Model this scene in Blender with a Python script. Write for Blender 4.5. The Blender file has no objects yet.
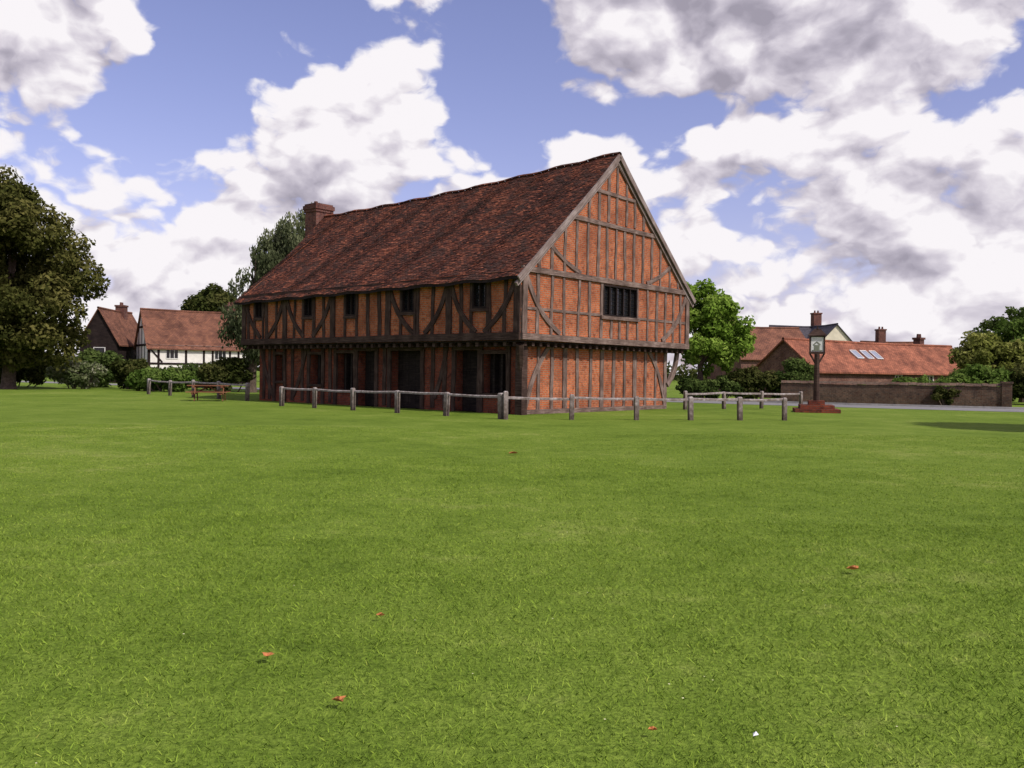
import bpy, math, random
import numpy as np
from mathutils import Vector, Matrix

random.seed(7)
rng = np.random.default_rng(7)
scene = bpy.context.scene
scene.view_settings.view_transform = 'Standard'
scene.view_settings.look = 'None'
scene.view_settings.exposure = 0
COL = scene.collection
R = math.radians

# ------------------------------------------------------------------ helpers
def link(ob, parent=None):
    COL.objects.link(ob)
    if parent is not None:
        ob.parent = parent
    return ob

def empty(name, loc=(0, 0, 0), rz=0.0):
    e = bpy.data.objects.new(name, None)
    e.empty_display_size = 0.5
    e.location = loc
    e.rotation_euler = (0, 0, rz)
    COL.objects.link(e)
    return e

def mat(name, rough=0.85, spec=0.2):
    m = bpy.data.materials.new(name)
    m.use_nodes = True
    nt = m.node_tree
    b = nt.nodes['Principled BSDF']
    b.inputs['Roughness'].default_value = rough
    b.inputs['Specular IOR Level'].default_value = spec
    return m, nt, b

def N(nt, t, ins=None, **props):
    n = nt.nodes.new(t)
    for k, v in props.items():
        setattr(n, k, v)
    if ins:
        for k, v in ins.items():
            s = n.inputs[k]
            if isinstance(v, bpy.types.NodeSocket):
                nt.links.new(v, s)
            else:
                s.default_value = v
    return n

def ramp(nt, fac, stops):
    r = nt.nodes.new('ShaderNodeValToRGB')
    cr = r.color_ramp
    while len(cr.elements) < len(stops):
        cr.elements.new(0.5)
    for e, (p, c) in zip(cr.elements, stops):
        e.position = p
        e.color = (c[0], c[1], c[2], 1)
    nt.links.new(fac, r.inputs[0])
    return r.outputs[0]

def mixc(nt, f, a, b, mode='MIX'):
    n = nt.nodes.new('ShaderNodeMix')
    n.data_type = 'RGBA'
    n.blend_type = mode
    for idx, v in ((0, f), (6, a), (7, b)):
        if isinstance(v, bpy.types.NodeSocket):
            nt.links.new(v, n.inputs[idx])
        else:
            n.inputs[idx].default_value = v if idx == 0 else (v[0], v[1], v[2], 1)
    return n.outputs[2]

def math_n(nt, op, a, b=None, c=None, clamp=False):
    n = nt.nodes.new('ShaderNodeMath')
    n.operation = op
    n.use_clamp = clamp
    for i, v in enumerate((a, b, c)):
        if v is None:
            continue
        if isinstance(v, bpy.types.NodeSocket):
            nt.links.new(v, n.inputs[i])
        else:
            n.inputs[i].default_value = v
    return n.outputs[0]

def noise_n(nt, vec, scale, detail=4, rough=0.55, dist=0.0):
    n = N(nt, 'ShaderNodeTexNoise', {'Scale': scale, 'Detail': detail, 'Roughness': rough, 'Distortion': dist})
    if vec is not None:
        nt.links.new(vec, n.inputs['Vector'])
    return n.outputs['Fac']

def bump(nt, b, h, strength=0.5, dist=0.02):
    n = N(nt, 'ShaderNodeBump', {'Strength': strength, 'Distance': dist, 'Height': h})
    nt.links.new(n.outputs[0], b.inputs['Normal'])

# ------------------------------------------------------------------ materials
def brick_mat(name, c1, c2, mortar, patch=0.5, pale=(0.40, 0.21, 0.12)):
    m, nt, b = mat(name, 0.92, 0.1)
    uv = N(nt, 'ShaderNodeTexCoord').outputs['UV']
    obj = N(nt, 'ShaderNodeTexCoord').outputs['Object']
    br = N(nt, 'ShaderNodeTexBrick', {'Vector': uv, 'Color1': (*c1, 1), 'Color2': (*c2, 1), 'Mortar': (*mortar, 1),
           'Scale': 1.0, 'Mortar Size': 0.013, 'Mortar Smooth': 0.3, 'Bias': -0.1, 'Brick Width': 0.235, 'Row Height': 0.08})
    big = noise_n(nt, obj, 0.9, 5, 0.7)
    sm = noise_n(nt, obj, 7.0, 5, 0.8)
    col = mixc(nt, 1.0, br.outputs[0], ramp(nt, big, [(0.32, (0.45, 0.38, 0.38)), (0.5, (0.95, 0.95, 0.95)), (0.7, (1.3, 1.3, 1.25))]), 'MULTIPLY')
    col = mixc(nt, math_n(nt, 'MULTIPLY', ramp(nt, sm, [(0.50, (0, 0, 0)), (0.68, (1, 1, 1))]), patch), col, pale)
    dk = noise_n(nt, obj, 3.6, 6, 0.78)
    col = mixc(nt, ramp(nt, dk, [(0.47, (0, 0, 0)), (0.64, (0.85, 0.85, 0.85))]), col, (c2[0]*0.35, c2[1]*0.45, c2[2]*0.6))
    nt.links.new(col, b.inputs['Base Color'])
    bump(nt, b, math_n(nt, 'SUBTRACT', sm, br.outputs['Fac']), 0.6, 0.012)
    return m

M_brick = brick_mat('old_brick', (0.46, 0.12, 0.040), (0.30, 0.070, 0.028), (0.29, 0.19, 0.13), .6, (.38, .2, .12))
M_brickd = brick_mat('shade_and_plinth_brick', (0.24, 0.055, 0.027), (0.13, 0.032, 0.02), (0.12, 0.07, 0.052), .3, (.2, .1, .07))  # darker old_brick: shade under the jetty put into the colour; sign plinth too
M_brick2 = brick_mat('house_brick', (0.19, 0.08, 0.056), (0.13, 0.055, 0.042), (0.19, 0.15, 0.125))
M_chim = brick_mat('chimney_brick', (0.18, 0.06, 0.042), (0.11, 0.042, 0.034), (0.17, 0.12, 0.1), .3, (.22, .13, .1))
M_garden = brick_mat('garden_wall_brick', (0.14, 0.078, 0.052), (0.09, 0.055, 0.04), (0.14, 0.11, 0.085), .6, (.18, .15, .11))

def timber_mat(name, cols):
    m, nt, b = mat(name, 0.9, 0.12)
    tc = N(nt, 'ShaderNodeTexCoord')
    mp = N(nt, 'ShaderNodeMapping', {'Vector': tc.outputs['UV'], 'Scale': (1.6, 26, 1)})
    g = noise_n(nt, mp.outputs[0], 1.0, 5, 0.65)
    l = noise_n(nt, tc.outputs['Object'], 1.7, 4, 0.6)
    s = math_n(nt, 'ADD', math_n(nt, 'MULTIPLY', g, 0.6), math_n(nt, 'MULTIPLY', l, 0.4))
    nt.links.new(ramp(nt, s, [(0.36, cols[0]), (0.5, cols[1]), (0.64, cols[2])]), b.inputs['Base Color'])
    bump(nt, b, g, 0.6, 0.015)
    return m

M_timber = timber_mat('weathered_timber', [(0.05, 0.034, 0.028), (0.13, 0.09, 0.074), (0.28, 0.21, 0.18)])
M_timber_m = timber_mat('brown_timber', [(0.018, 0.011, 0.009), (0.048, 0.029, 0.023), (0.10, 0.067, 0.054)])  # darker weathered_timber: long-side and under-jetty shade put into the colour; sign post too
M_timber_l = timber_mat('silvered_timber', [(0.10, 0.072, 0.06), (0.19, 0.145, 0.13), (0.32, 0.27, 0.25)])
M_timber_d = timber_mat('dark_timber', [(0.008, 0.006, 0.006), (0.018, 0.012, 0.011), (0.035, 0.025, 0.022)])
M_bench = timber_mat('bench_timber', [(0.10, 0.04, 0.02), (0.18, 0.075, 0.04), (0.26, 0.13, 0.07)])

def plain(name, c, rough=0.85, var=0.25, scale=3.0, spec=0.2, bumpd=0.0):
    m, nt, b = mat(name, rough, spec)
    tc = N(nt, 'ShaderNodeTexCoord')
    n = noise_n(nt, tc.outputs['Object'], scale, 5, 0.65)
    lo = [x * (1 - var) for x in c]
    hi = [min(1, x * (1 + var)) for x in c]
    nt.links.new(ramp(nt, n, [(0.33, lo), (0.66, hi)]), b.inputs['Base Color'])
    if bumpd:
        bump(nt, b, n, 0.5, bumpd)
    return m

M_plaster = plain('limewash_plaster', (0.66, 0.63, 0.58), 0.9, 0.12, 1.5)
M_cream = plain('cream_render', (0.6, 0.55, 0.42), 0.9, 0.12, 1.5)
M_slate = plain('dark_slate', (0.05, 0.045, 0.055), 0.7, 0.4, 4)
M_bark = plain('tree_bark', (0.09, 0.065, 0.05), 0.95, 0.4, 6, 0.1, 0.03)
M_frame = plain('window_frame_paint', (0.6, 0.58, 0.55), 0.6, 0.1)
M_leafdry = plain('dry_leaf', (0.38, 0.14, 0.05), 0.8, 0.5, 40)
M_paper = plain('white_paper', (0.8, 0.8, 0.8), 0.7, 0.05)
M_interior = plain('interior_dark', (0.02, 0.017, 0.015), 0.95, 0.2)
M_doors = timber_mat('dark_planks', [(0.008, 0.006, 0.006), (0.018, 0.013, 0.012), (0.04, 0.029, 0.025)])  # near-black planks set back in the long-wall openings

m, nt, b = mat('window_glass', 0.12, 0.5)
b.inputs['Base Color'].default_value = (0.012, 0.013, 0.016, 1)
n_ = noise_n(nt, N(nt, 'ShaderNodeTexCoord').outputs['Object'], 7.0, 2)
bump(nt, b, n_, 0.35, 0.02)
M_glass = m

# weathered fence timber with worn paint near the top
m, nt, b = mat('fence_paint', 0.85, 0.15)
tc = N(nt, 'ShaderNodeTexCoord')
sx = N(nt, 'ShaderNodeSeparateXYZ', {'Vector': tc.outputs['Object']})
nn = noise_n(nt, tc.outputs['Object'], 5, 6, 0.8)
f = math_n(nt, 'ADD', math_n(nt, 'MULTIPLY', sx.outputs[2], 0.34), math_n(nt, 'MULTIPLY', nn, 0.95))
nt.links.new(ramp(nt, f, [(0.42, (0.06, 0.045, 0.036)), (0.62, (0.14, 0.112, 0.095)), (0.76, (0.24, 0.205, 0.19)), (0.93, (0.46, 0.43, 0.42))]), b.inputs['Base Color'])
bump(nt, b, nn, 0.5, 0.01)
M_fence = m

# roof tiles with per-tile tint
def tile_mat(name, stops, lichen):
    m, nt, b = mat(name, 0.9, 0.12)
    at = N(nt, 'ShaderNodeAttribute', attribute_name='tint')
    tc = N(nt, 'ShaderNodeTexCoord')
    big = noise_n(nt, tc.outputs['Object'], 0.5, 6, 0.75)
    med = noise_n(nt, tc.outputs['Object'], 1.6, 6, 0.8)
    f = math_n(nt, 'ADD', math_n(nt, 'MULTIPLY', at.outputs['Fac'], 0.5), math_n(nt, 'MULTIPLY', big, 0.5))
    col = ramp(nt, f, stops)
    col = mixc(nt, ramp(nt, med, [(0.46, (0, 0, 0)), (0.60, (0.85, 0.85, 0.85))]), col, lichen)
    nt.links.new(col, b.inputs['Base Color'])
    bump(nt, b, med, 0.4, 0.01)
    return m
M_tiles = tile_mat('clay_roof_tiles', [(0.28, (0.028, 0.013, 0.011)), (0.43, (0.075, 0.028, 0.02)), (0.56, (0.135, 0.045, 0.027)), (0.72, (0.26, 0.09, 0.05))], (0.052, 0.032, 0.026))

def roof_mat(name, c1, c2):
    m, nt, b = mat(name, 0.9, 0.12)
    tc = N(nt, 'ShaderNodeTexCoord')
    br = N(nt, 'ShaderNodeTexBrick', {'Vector': tc.outputs['UV'], 'Color1': (*c1, 1), 'Color2': (*c2, 1),
           'Mortar': (c2[0]*0.3, c2[1]*0.3, c2[2]*0.3, 1), 'Scale': 1.0, 'Mortar Size': 0.012, 'Bias': 0.0, 'Brick Width': 0.24, 'Row Height': 0.16})
    big = noise_n(nt, tc.outputs['Object'], 0.8, 6, 0.75)
    col = mixc(nt, 1.0, br.outputs[0], ramp(nt, big, [(0.32, (0.45, 0.45, 0.5)), (0.68, (1.35, 1.32, 1.3))]), 'MULTIPLY')
    nt.links.new(col, b.inputs['Base Color'])
    bump(nt, b, br.outputs['Fac'], 0.5, -0.02)
    return m
M_pantile = roof_mat('orange_pantiles', (0.34, 0.13, 0.075), (0.23, 0.09, 0.055))
M_oldtile = roof_mat('brown_tiles', (0.22, 0.10, 0.06), (0.15, 0.07, 0.048))

# asphalt
m, nt, b = mat('asphalt', 0.9, 0.2)
tc = N(nt, 'ShaderNodeTexCoord')
n1 = noise_n(nt, tc.outputs['Object'], 0.6, 6, 0.7)
n2 = noise_n(nt, tc.outputs['Object'], 60, 3, 0.7)
f = math_n(nt, 'ADD', math_n(nt, 'MULTIPLY', n1, 0.6), math_n(nt, 'MULTIPLY', n2, 0.4))
nt.links.new(ramp(nt, f, [(0.35, (0.13, 0.125, 0.125)), (0.65, (0.24, 0.23, 0.225))]), b.inputs['Base Color'])
bump(nt, b, n2, 0.4, 0.01)
M_road = m

# grass colour shared by sheet & blades
def grass_colour(nt, blades):
    g = N(nt, 'ShaderNodeNewGeometry').outputs['Position']
    a = noise_n(nt, g, 0.16, 3, 0.6)
    c = noise_n(nt, g, 0.9, 3, 0.75)
    e = noise_n(nt, g, 5.0, 3, 0.8)
    s = math_n(nt, 'ADD', math_n(nt, 'MULTIPLY', a, 0.40), math_n(nt, 'MULTIPLY', c, 0.34))
    s = math_n(nt, 'MULTIPLY_ADD', e, 0.26, s)
    k = 1.27 if blades else 0.9
    st = [(0.37, (0.086*k, 0.135*k, 0.016*k)), (0.46, (0.124*k, 0.187*k, 0.023*k)), (0.54, (0.152*k, 0.218*k, 0.030*k)), (0.63, (0.215*k, 0.26*k, 0.058*k))]
    return ramp(nt, s, st), g

m, nt, b = mat('lawn', 0.95, 0.05)
col, g = grass_colour(nt, False)
fine = noise_n(nt, g, 34, 3, 0.8)
col = mixc(nt, 1.0, col, ramp(nt, fine, [(0.3, (0.45, 0.48, 0.45)), (0.52, (1, 1, 1)), (0.72, (1.6, 1.5, 1.6))]), 'MULTIPLY')
nt.links.new(col, b.inputs['Base Color'])
bump(nt, b, fine, 0.7, 0.03)
M_lawn = m

m = bpy.data.materials.new('grass_blades'); m.use_nodes = True
nt = m.node_tree; nt.nodes.clear()
col, g = grass_colour(nt, True)
at = N(nt, 'ShaderNodeAttribute', attribute_name='tint')
col = mixc(nt, 1.0, col, ramp(nt, at.outputs['Fac'], [(0.0, (0.42, 0.5, 0.48)), (0.5, (1, 1, 1)), (0.9, (1.3, 1.2, 1.25)), (1.0, (1.7, 1.35, 1.9))]), 'MULTIPLY')
d = N(nt, 'ShaderNodeBsdfDiffuse', {'Color': col})
o = N(nt, 'ShaderNodeOutputMaterial', {'Surface': d.outputs[0]})
M_blade = m

def leaf_mat(name, dark, mid, light):
    m = bpy.data.materials.new(name); m.use_nodes = True
    nt = m.node_tree; nt.nodes.clear()
    at = N(nt, 'ShaderNodeAttribute', attribute_name='tint')
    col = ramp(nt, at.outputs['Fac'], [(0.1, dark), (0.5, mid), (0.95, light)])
    p = N(nt, 'ShaderNodeBsdfDiffuse', {'Color': col})
    t = N(nt, 'ShaderNodeBsdfTranslucent', {'Color': col})
    mx = N(nt, 'ShaderNodeMixShader', {0: 0.35, 1: p.outputs[0], 2: t.outputs[0]})
    N(nt, 'ShaderNodeOutputMaterial', {'Surface': mx.outputs[0]})
    return m
L_dark = leaf_mat('leaves_dark', (0.022, 0.030, 0.008), (0.05, 0.062, 0.016), (0.11, 0.11, 0.035))
L_olive = leaf_mat('leaves_olive', (0.032, 0.038, 0.010), (0.08, 0.085, 0.022), (0.17, 0.155, 0.048))
L_mid = leaf_mat('leaves_mid', (0.03, 0.048, 0.012), (0.065, 0.10, 0.025), (0.12, 0.16, 0.045))
L_bright = leaf_mat('leaves_bright', (0.09, 0.16, 0.02), (0.18, 0.29, 0.04), (0.30, 0.40, 0.08))
L_bush = leaf_mat('leaves_bush', (0.05, 0.09, 0.015), (0.10, 0.16, 0.03), (0.18, 0.25, 0.06))
L_yel = leaf_mat('leaves_yellow', (0.08, 0.10, 0.018), (0.17, 0.19, 0.04), (0.27, 0.27, 0.08))
L_grey = leaf_mat('leaves_grey', (0.045, 0.055, 0.025), (0.10, 0.12, 0.056), (0.19, 0.205, 0.11))
L_flower = leaf_mat('flowering_leaves', (0.06, 0.09, 0.03), (0.14, 0.17, 0.07), (0.5, 0.48, 0.36))

# ------------------------------------------------------------------ mesh builder
class MB:
    def __init__(s):
        s.v = []; s.f = []; s.uv = []; s.m = []
    def face(s, pts, uvs=None, m=0):
        i = len(s.v)
        s.v += [tuple(p) for p in pts]
        s.f.append(tuple(range(i, i + len(pts))))
        s.uv.append(uvs); s.m.append(m)
    def box(s, a, b, m=0, rot=None, c=None):
        x0, y0, z0 = a; x1, y1, z1 = b
        P = [Vector(p) for p in ((x0,y0,z0),(x1,y0,z0),(x1,y1,z0),(x0,y1,z0),(x0,y0,z1),(x1,y0,z1),(x1,y1,z1),(x0,y1,z1))]
        if rot is not None:
            c = Vector(c)
            P = [c + rot @ (p - c) for p in P]
        for q in ((0,3,2,1),(4,5,6,7),(0,1,5,4),(1,2,6,5),(2,3,7,6),(3,0,4,7)):
            s.face([P[k] for k in q], None, m)
    def ribbon(s, pts, w, n, proud, back=0.03, m=0):
        """timber member lying on a wall plane with outward normal n"""
        n = Vector(n).normalized()
        pts = [Vector(p) for p in pts]
        k = len(pts); rows = []; d = 0; ru = random.random() * 20
        for i, p in enumerate(pts):
            t = (pts[min(i + 1, k - 1)] - pts[max(i - 1, 0)]).normalized()
            side = n.cross(t).normalized()
            ww = w * random.uniform(0.9, 1.1) / 2
            if i: d += (p - pts[i - 1]).length
            rows.append(((p + side * ww + n * proud, p - side * ww + n * proud, p - side * ww - n * back, p + side * ww - n * back), d))
        for i in range(k - 1):
            (a, da), (b_, db) = rows[i], rows[i + 1]
            for (p, q, ua, ub) in ((0, 1, 0, w), (1, 2, w, w + .1), (3, 0, -.1, 0)):
                s.face([a[p], a[q], b_[q], b_[p]], [(da + ru, ru + ua), (da + ru, ru + ub), (db + ru, ru + ub), (db + ru, ru + ua)], m)
        for r in (rows[0][0], rows[-1][0]):
            s.face(r, [(ru, ru), (ru + .1, ru), (ru + .1, ru + .1), (ru, ru + .1)], m)
    def tube(s, pts, rad, sides=8, m=0):
        pts = [Vector(p) for p in pts]; rings = []
        for i, p in enumerate(pts):
            t = (pts[min(i + 1, len(pts) - 1)] - pts[max(i - 1, 0)]).normalized()
            a = t.orthogonal().normalized() if abs(t.z) < 0.9 else Vector((1, 0, 0)).cross(t).normalized()
            c = t.cross(a).normalized()
            rings.append([p + (a * math.cos(2 * math.pi * k / sides) + c * math.sin(2 * math.pi * k / sides)) * rad[i] for k in range(sides)])
        for i in range(len(rings) - 1):
            for k in range(sides):
                k2 = (k + 1) % sides
                s.face([rings[i][k], rings[i][k2], rings[i + 1][k2], rings[i + 1][k]], None, m)
        s.face(rings[-1], None, m)
    def wall(s, o, u, W, z0, z1, holes, n, reveal=0.14, m=0):
        o = Vector(o); u = Vector(u); n = Vector(n)
        us = sorted({0.0, W, *[h[0] for h in holes], *[h[1] for h in holes]})
        zs = sorted({z0, z1, *[h[2] for h in holes], *[h[3] for h in holes]})
        P = lambda a, z, d=0.0: o + u * a + Vector((0, 0, z)) - n * d
        for i in range(len(us) - 1):
            for j in range(len(zs) - 1):
                cu = (us[i] + us[i + 1]) / 2; cz = (zs[j] + zs[j + 1]) / 2
                if any(h[0] < cu < h[1] and h[2] < cz < h[3] for h in holes): continue
                s.face([P(us[i], zs[j]), P(us[i + 1], zs[j]), P(us[i + 1], zs[j + 1]), P(us[i], zs[j + 1])], None, m)
        for a, b_, c, d in holes:
            s.face([P(a, c), P(b_, c), P(b_, c, reveal), P(a, c, reveal)], None, m)
            s.face([P(a, d), P(b_, d), P(b_, d, reveal), P(a, d, reveal)], None, m)
            s.face([P(a, c), P(a, d), P(a, d, reveal), P(a, c, reveal)], None, m)
            s.face([P(b_, c), P(b_, d), P(b_, d, reveal), P(b_, c, reveal)], None, m)
    def obj(s, name, mats, parent=None, loc=None):
        me = bpy.data.meshes.new(name)
        me.from_pydata(s.v, [], s.f)
        for mm in mats: me.materials.append(mm)
        me.polygons.foreach_set('material_index', s.m)
        uvl = me.uv_layers.new(name='UVMap')
        Z = Vector((0, 0, 1))
        for p, cu in zip(me.polygons, s.uv):
            if cu is not None:
                for li, c in zip(p.loop_indices, cu): uvl.data[li].uv = c
                continue
            nn = p.normal
            if abs(nn.z) > 0.95: t, bb = Vector((1, 0, 0)), Vector((0, 1, 0))
            else:
                t = Z.cross(nn).normalized(); bb = nn.cross(t)
            for li in p.loop_indices:
                co = me.vertices[me.loops[li].vertex_index].co
                uvl.data[li].uv = (co.dot(t), co.dot(bb))
        ob = bpy.data.objects.new(name, me)
        if loc: ob.location = loc
        return link(ob, parent)

def quads_obj(name, V, tint, material, parent=None, nv=4):
    n = len(V)
    me = bpy.data.meshes.new(name)
    me.vertices.add(n * nv)
    me.vertices.foreach_set('co', V.reshape(-1).astype(np.float32))
    me.loops.add(n * nv)
    me.loops.foreach_set('vertex_index', np.arange(n * nv, dtype=np.int32))
    me.polygons.add(n)
    me.polygons.foreach_set('loop_start', np.arange(n, dtype=np.int32) * nv)
    me.update(calc_edges=True)
    a = me.attributes.new('tint', 'FLOAT', 'POINT')
    a.data.foreach_set('value', np.repeat(tint, nv).astype(np.float32))
    me.materials.append(material)
    return link(bpy.data.objects.new(name, me), parent)

# ------------------------------------------------------------------ ground
def ss(a, b_, x):
    t = min(1, max(0, (x - a) / (b_ - a)))
    return t * t * (3 - 2 * t)
def gh(x, y):
    w = ss(1, 6, abs(y)) * (1 - ss(23, 29, y)) * (1 - ss(40, 60, abs(x)))
    return w * (0.07 * math.sin(0.23 * x + 1) * math.sin(0.21 * y + 0.5) + 0.03 * math.sin(0.5 * x - 0.35 * y))

xs = np.unique(np.concatenate([np.linspace(-40, 40, 121), np.linspace(-900, 900, 31)]))
ys = np.unique(np.concatenate([np.linspace(-10, 60, 106), np.linspace(-300, 1500, 31)]))
mb_v = [(x, y, gh(x, y)) for y in ys for x in xs]
nx = len(xs)
mb_f = [(j * nx + i, j * nx + i + 1, (j + 1) * nx + i + 1, (j + 1) * nx + i) for j in range(len(ys) - 1) for i in range(nx - 1)]
me = bpy.data.meshes.new('lawn_ground'); me.from_pydata(mb_v, [], mb_f); me.materials.append(M_lawn)
for p in me.polygons: p.use_smooth = True
link(bpy.data.objects.new('lawn_ground', me))

# ------------------------------------------------------------------ grass blades: non-overlapping square turf patches
grass = empty('grass')
TS = 1.5
def blade_patch(nb, hmin, hmax, wid):
    base = np.stack([(rng.random(nb) - .5) * TS * 1.02, (rng.random(nb) - .5) * TS * 1.02, np.full(nb, -0.012)], 1)
    h = (hmin + (hmax - hmin) * rng.random(nb) ** 1.6)
    th = rng.random(nb) * 2 * np.pi
    side = np.stack([np.cos(th), np.sin(th), np.zeros(nb)], 1)
    la = rng.random(nb) * 2 * np.pi; lm = h * (0.3 + 1.1 * rng.random(nb))
    lean = np.stack([np.cos(la) * lm, np.sin(la) * lm, h], 1)
    w = (wid * (0.6 + 0.8 * rng.random(nb)))[:, None]
    V = np.stack([base - side * w, base + side * w, base + lean * 0.6 + side * w * 0.8 + np.array([0, 0, .004]), base + lean], 1)
    tint = np.clip(rng.normal(0.45, 0.22, nb), 0, 0.93)
    tint[rng.random(nb) < 0.008] = 1.0
    return V, tint
kinds = {'near': [], 'near2': [], 'near3': [], 'mid': [], 'far': []}
j = 0
while 1.4 + j * TS < 25:
    y = 1.4 + j * TS
    hw = 0.66 * y + 4.0
    i0 = int(hw / TS) + 1
    for i in range(-i0, i0 + 1):
        x = i * TS
        yy = y + random.uniform(-1.5, 1.5)
        k = random.choice(['near', 'near2', 'near3']) if yy < 9 else ('mid' if yy < 16 else 'far')
        kinds[k].append((x, y))
    j += 1
par = {'near': (8200, .010, .038, .0024), 'near2': (8200, .009, .040, .0024), 'near3': (8200, .009, .039, .0025), 'mid': (3600, .012, .034, .0036), 'far': (1500, .012, .030, .005)}
for k, pts in kinds.items():
    V = []; F = []
    for (px, py) in pts:
        a = random.randrange(4) * math.pi / 2 + math.pi / 4; i = len(V)
        sx_ = (gh(px + .5, py) - gh(px - .5, py)); sy_ = (gh(px, py + .5) - gh(px, py - .5))
        for q in range(4):
            aa = a + q * math.pi / 2
            dx, dy = 0.1 * math.cos(aa), 0.1 * math.sin(aa)
            V.append((px + dx, py + dy, gh(px, py) + sx_ * dx + sy_ * dy + .002))
        F.append((i, i + 1, i + 2, i + 3))
    me = bpy.data.meshes.new('turf_layout'); me.from_pydata(V, [], F)
    io = link(bpy.data.objects.new('turf_layout_' + k, me), grass)
    io.instance_type = 'FACES'
    io.show_instancer_for_render = False
    io.show_instancer_for_viewport = False
    P, T = blade_patch(*par[k])
    quads_obj('blades_' + k, P, T, M_blade, io)

# ------------------------------------------------------------------ MOOT HALL (timber framed)
GDIR = 49.0
hall = empty('timber_framed_hall', (0.29, 33.0, 0), R(GDIR))
W, LEN = 12.0, 18.25
XN = Vector((-1, 0, 0)); YN = Vector((0, -1, 0))
def ze(y): return 5.38 - 0.22 * y / LEN
def zr(y): return 10.72 - 0.62 * y / 19.7 - 0.16 * math.sin(math.pi * min(1, max(0, y / 19.7)))
mb = MB()
upL = [(1.7, 2.42, 4.0, 5.1), (5.7, 6.45, 3.98, 5.08), (9.4, 10.1, 3.95, 5.02), (12.5, 13.15, 4.0, 5.0), (16.5, 17.1, 4.05, 4.95)]
mb.wall((0, 0, 0), (0, 1, 0), LEN, 2.78, 5.2, upL, XN)
mb.face([(0, 0, 5.2), (0, LEN, 5.2), (0, LEN, ze(LEN)+.03), (0, 0, ze(0))])
gw = [(5.12, 7.63, 3.95, 5.25)]
mb.wall((0, 0, 0), (1, 0, 0), W, 2.78, 5.3, gw, YN)
mb.face([(0, 0, 5.3), (W, 0, 5.3), (W / 2, 0, 10.55)])
mb.face([(0, LEN, 2.78), (W, LEN, 2.78), (W, LEN, 5.2), (W/2, LEN, 10.0), (0, LEN, 5.2)])
mb.face([(W, 0, 2.78), (W, LEN, 2.78), (W, LEN, 5.2), (W, 0, 5.3)])
# ground storey
GX0, GX1, GY0, GY1 = 0.7, 10.95, 0.5, 17.8
gdoors = [(0.75, 2.0, 0.75, 2.3), (2.25, 3.5, 0.0, 2.45), (5.5, 7.4, 0.0, 2.45), (8.4, 9.6, 0.0, 2.45), (9.85, 11.1, 0.7, 2.35), (12.2, 13.1, 0.9, 2.3), (15.2, 15.9, 1.0, 2.3)]
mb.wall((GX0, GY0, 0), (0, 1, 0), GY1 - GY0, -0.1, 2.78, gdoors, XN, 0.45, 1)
mb.wall((GX0, GY0, 0), (1, 0, 0), GX1 - GX0, -0.1, 2.78, [], YN)
mb.face([(GX1, GY0, -.1), (GX1, GY1, -.1), (GX1, GY1, 2.78), (GX1, GY0, 2.78)])
mb.face([(GX0, GY1, -.1), (GX1, GY1, -.1), (GX1, GY1, 2.78), (GX0, GY1, 2.78)])
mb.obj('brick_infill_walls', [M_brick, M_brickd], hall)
mb = MB()
mb.box((0.02, 0.02, 2.72), (W - .02, LEN - .02, 2.77))
mb.obj('jetty_soffit', [M_timber_d], hall)

# timbers -------------------------------------------------
mt = MB()
def wob(a, b_, n=4, amp=0.028):
    a, b_ = Vector(a), Vector(b_)
    out = []
    for i in range(n):
        t = i / (n - 1)
        p = a.lerp(b_, t)
        if 0 < i < n - 1:
            p += Vector((random.uniform(-amp, amp), random.uniform(-amp, amp), random.uniform(-amp, amp) * .5))
        out.append(p)
    return out
def onplane(pts, n):
    a = pts[0]
    return [p - n * (p - a).dot(n) for p in pts]
def stud(p, q, w, n, proud, m=0, **k):
    mt.ribbon(onplane(wob(p, q), n), w, n, proud + random.uniform(-.004, .004), m=m, **k)
def brace(p, q, bow, w, n, proud, k=8, m=0):
    p, q = Vector(p), Vector(q)
    side = n.cross((q - p).normalized())
    pts = [p.lerp(q, i / (k - 1)) + side * bow * math.sin(math.pi * i / (k - 1)) for i in range(k)]
    mt.ribbon(pts, w, n, proud, m=m)
def G(x, z): return (x, 0, z)
stud(G(0, 2.93), G(W, 2.90), 0.24, YN, 0.10)
stud(G(0.0, 5.42), G(W, 5.38), 0.22, YN, 0.09)
stud(G(0.15, 2.8), G(0.15, 5.4), 0.28, YN, 0.075)
stud(G(W - .15, 2.8), G(W - .15, 5.4), 0.28, YN, 0.075)
stud(G(0.1, 3.98), G(5.1, 3.98), 0.11, YN, 0.032)
stud(G(7.65, 3.98), G(W - .1, 3.98), 0.11, YN, 0.032)
xs_ = [0.92, 1.75, 2.55, 3.45, 4.25, 5.02, 7.73, 8.5, 9.25, 9.95, 10.65, 11.3]
for x in xs_:
    stud(G(x, 3.05), G(x + random.uniform(-.07, .07), 5.32), random.uniform(.12, .19), YN, 0.045)
for x in (5.75, 6.35, 6.95):
    stud(G(x, 3.05), G(x, 3.92), .15, YN, 0.045)
stud(G(4.95, 3.9), G(7.8, 3.9), 0.14, YN, 0.11)
brace(G(0.25, 5.2), G(2.3, 3.1), -0.28, 0.19, YN, 0.06)
brace(G(W - .25, 5.2), G(W - 2.3, 3.1), 0.28, 0.19, YN, 0.06)
def zslope(x): return 5.35 + (10.55 - 5.35) * (x / (W / 2) if x < W / 2 else (W - x) / (W / 2))
stud(G(2.75, 7.72), G(W - 2.65, 7.66), 0.18, YN, 0.07)
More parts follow.
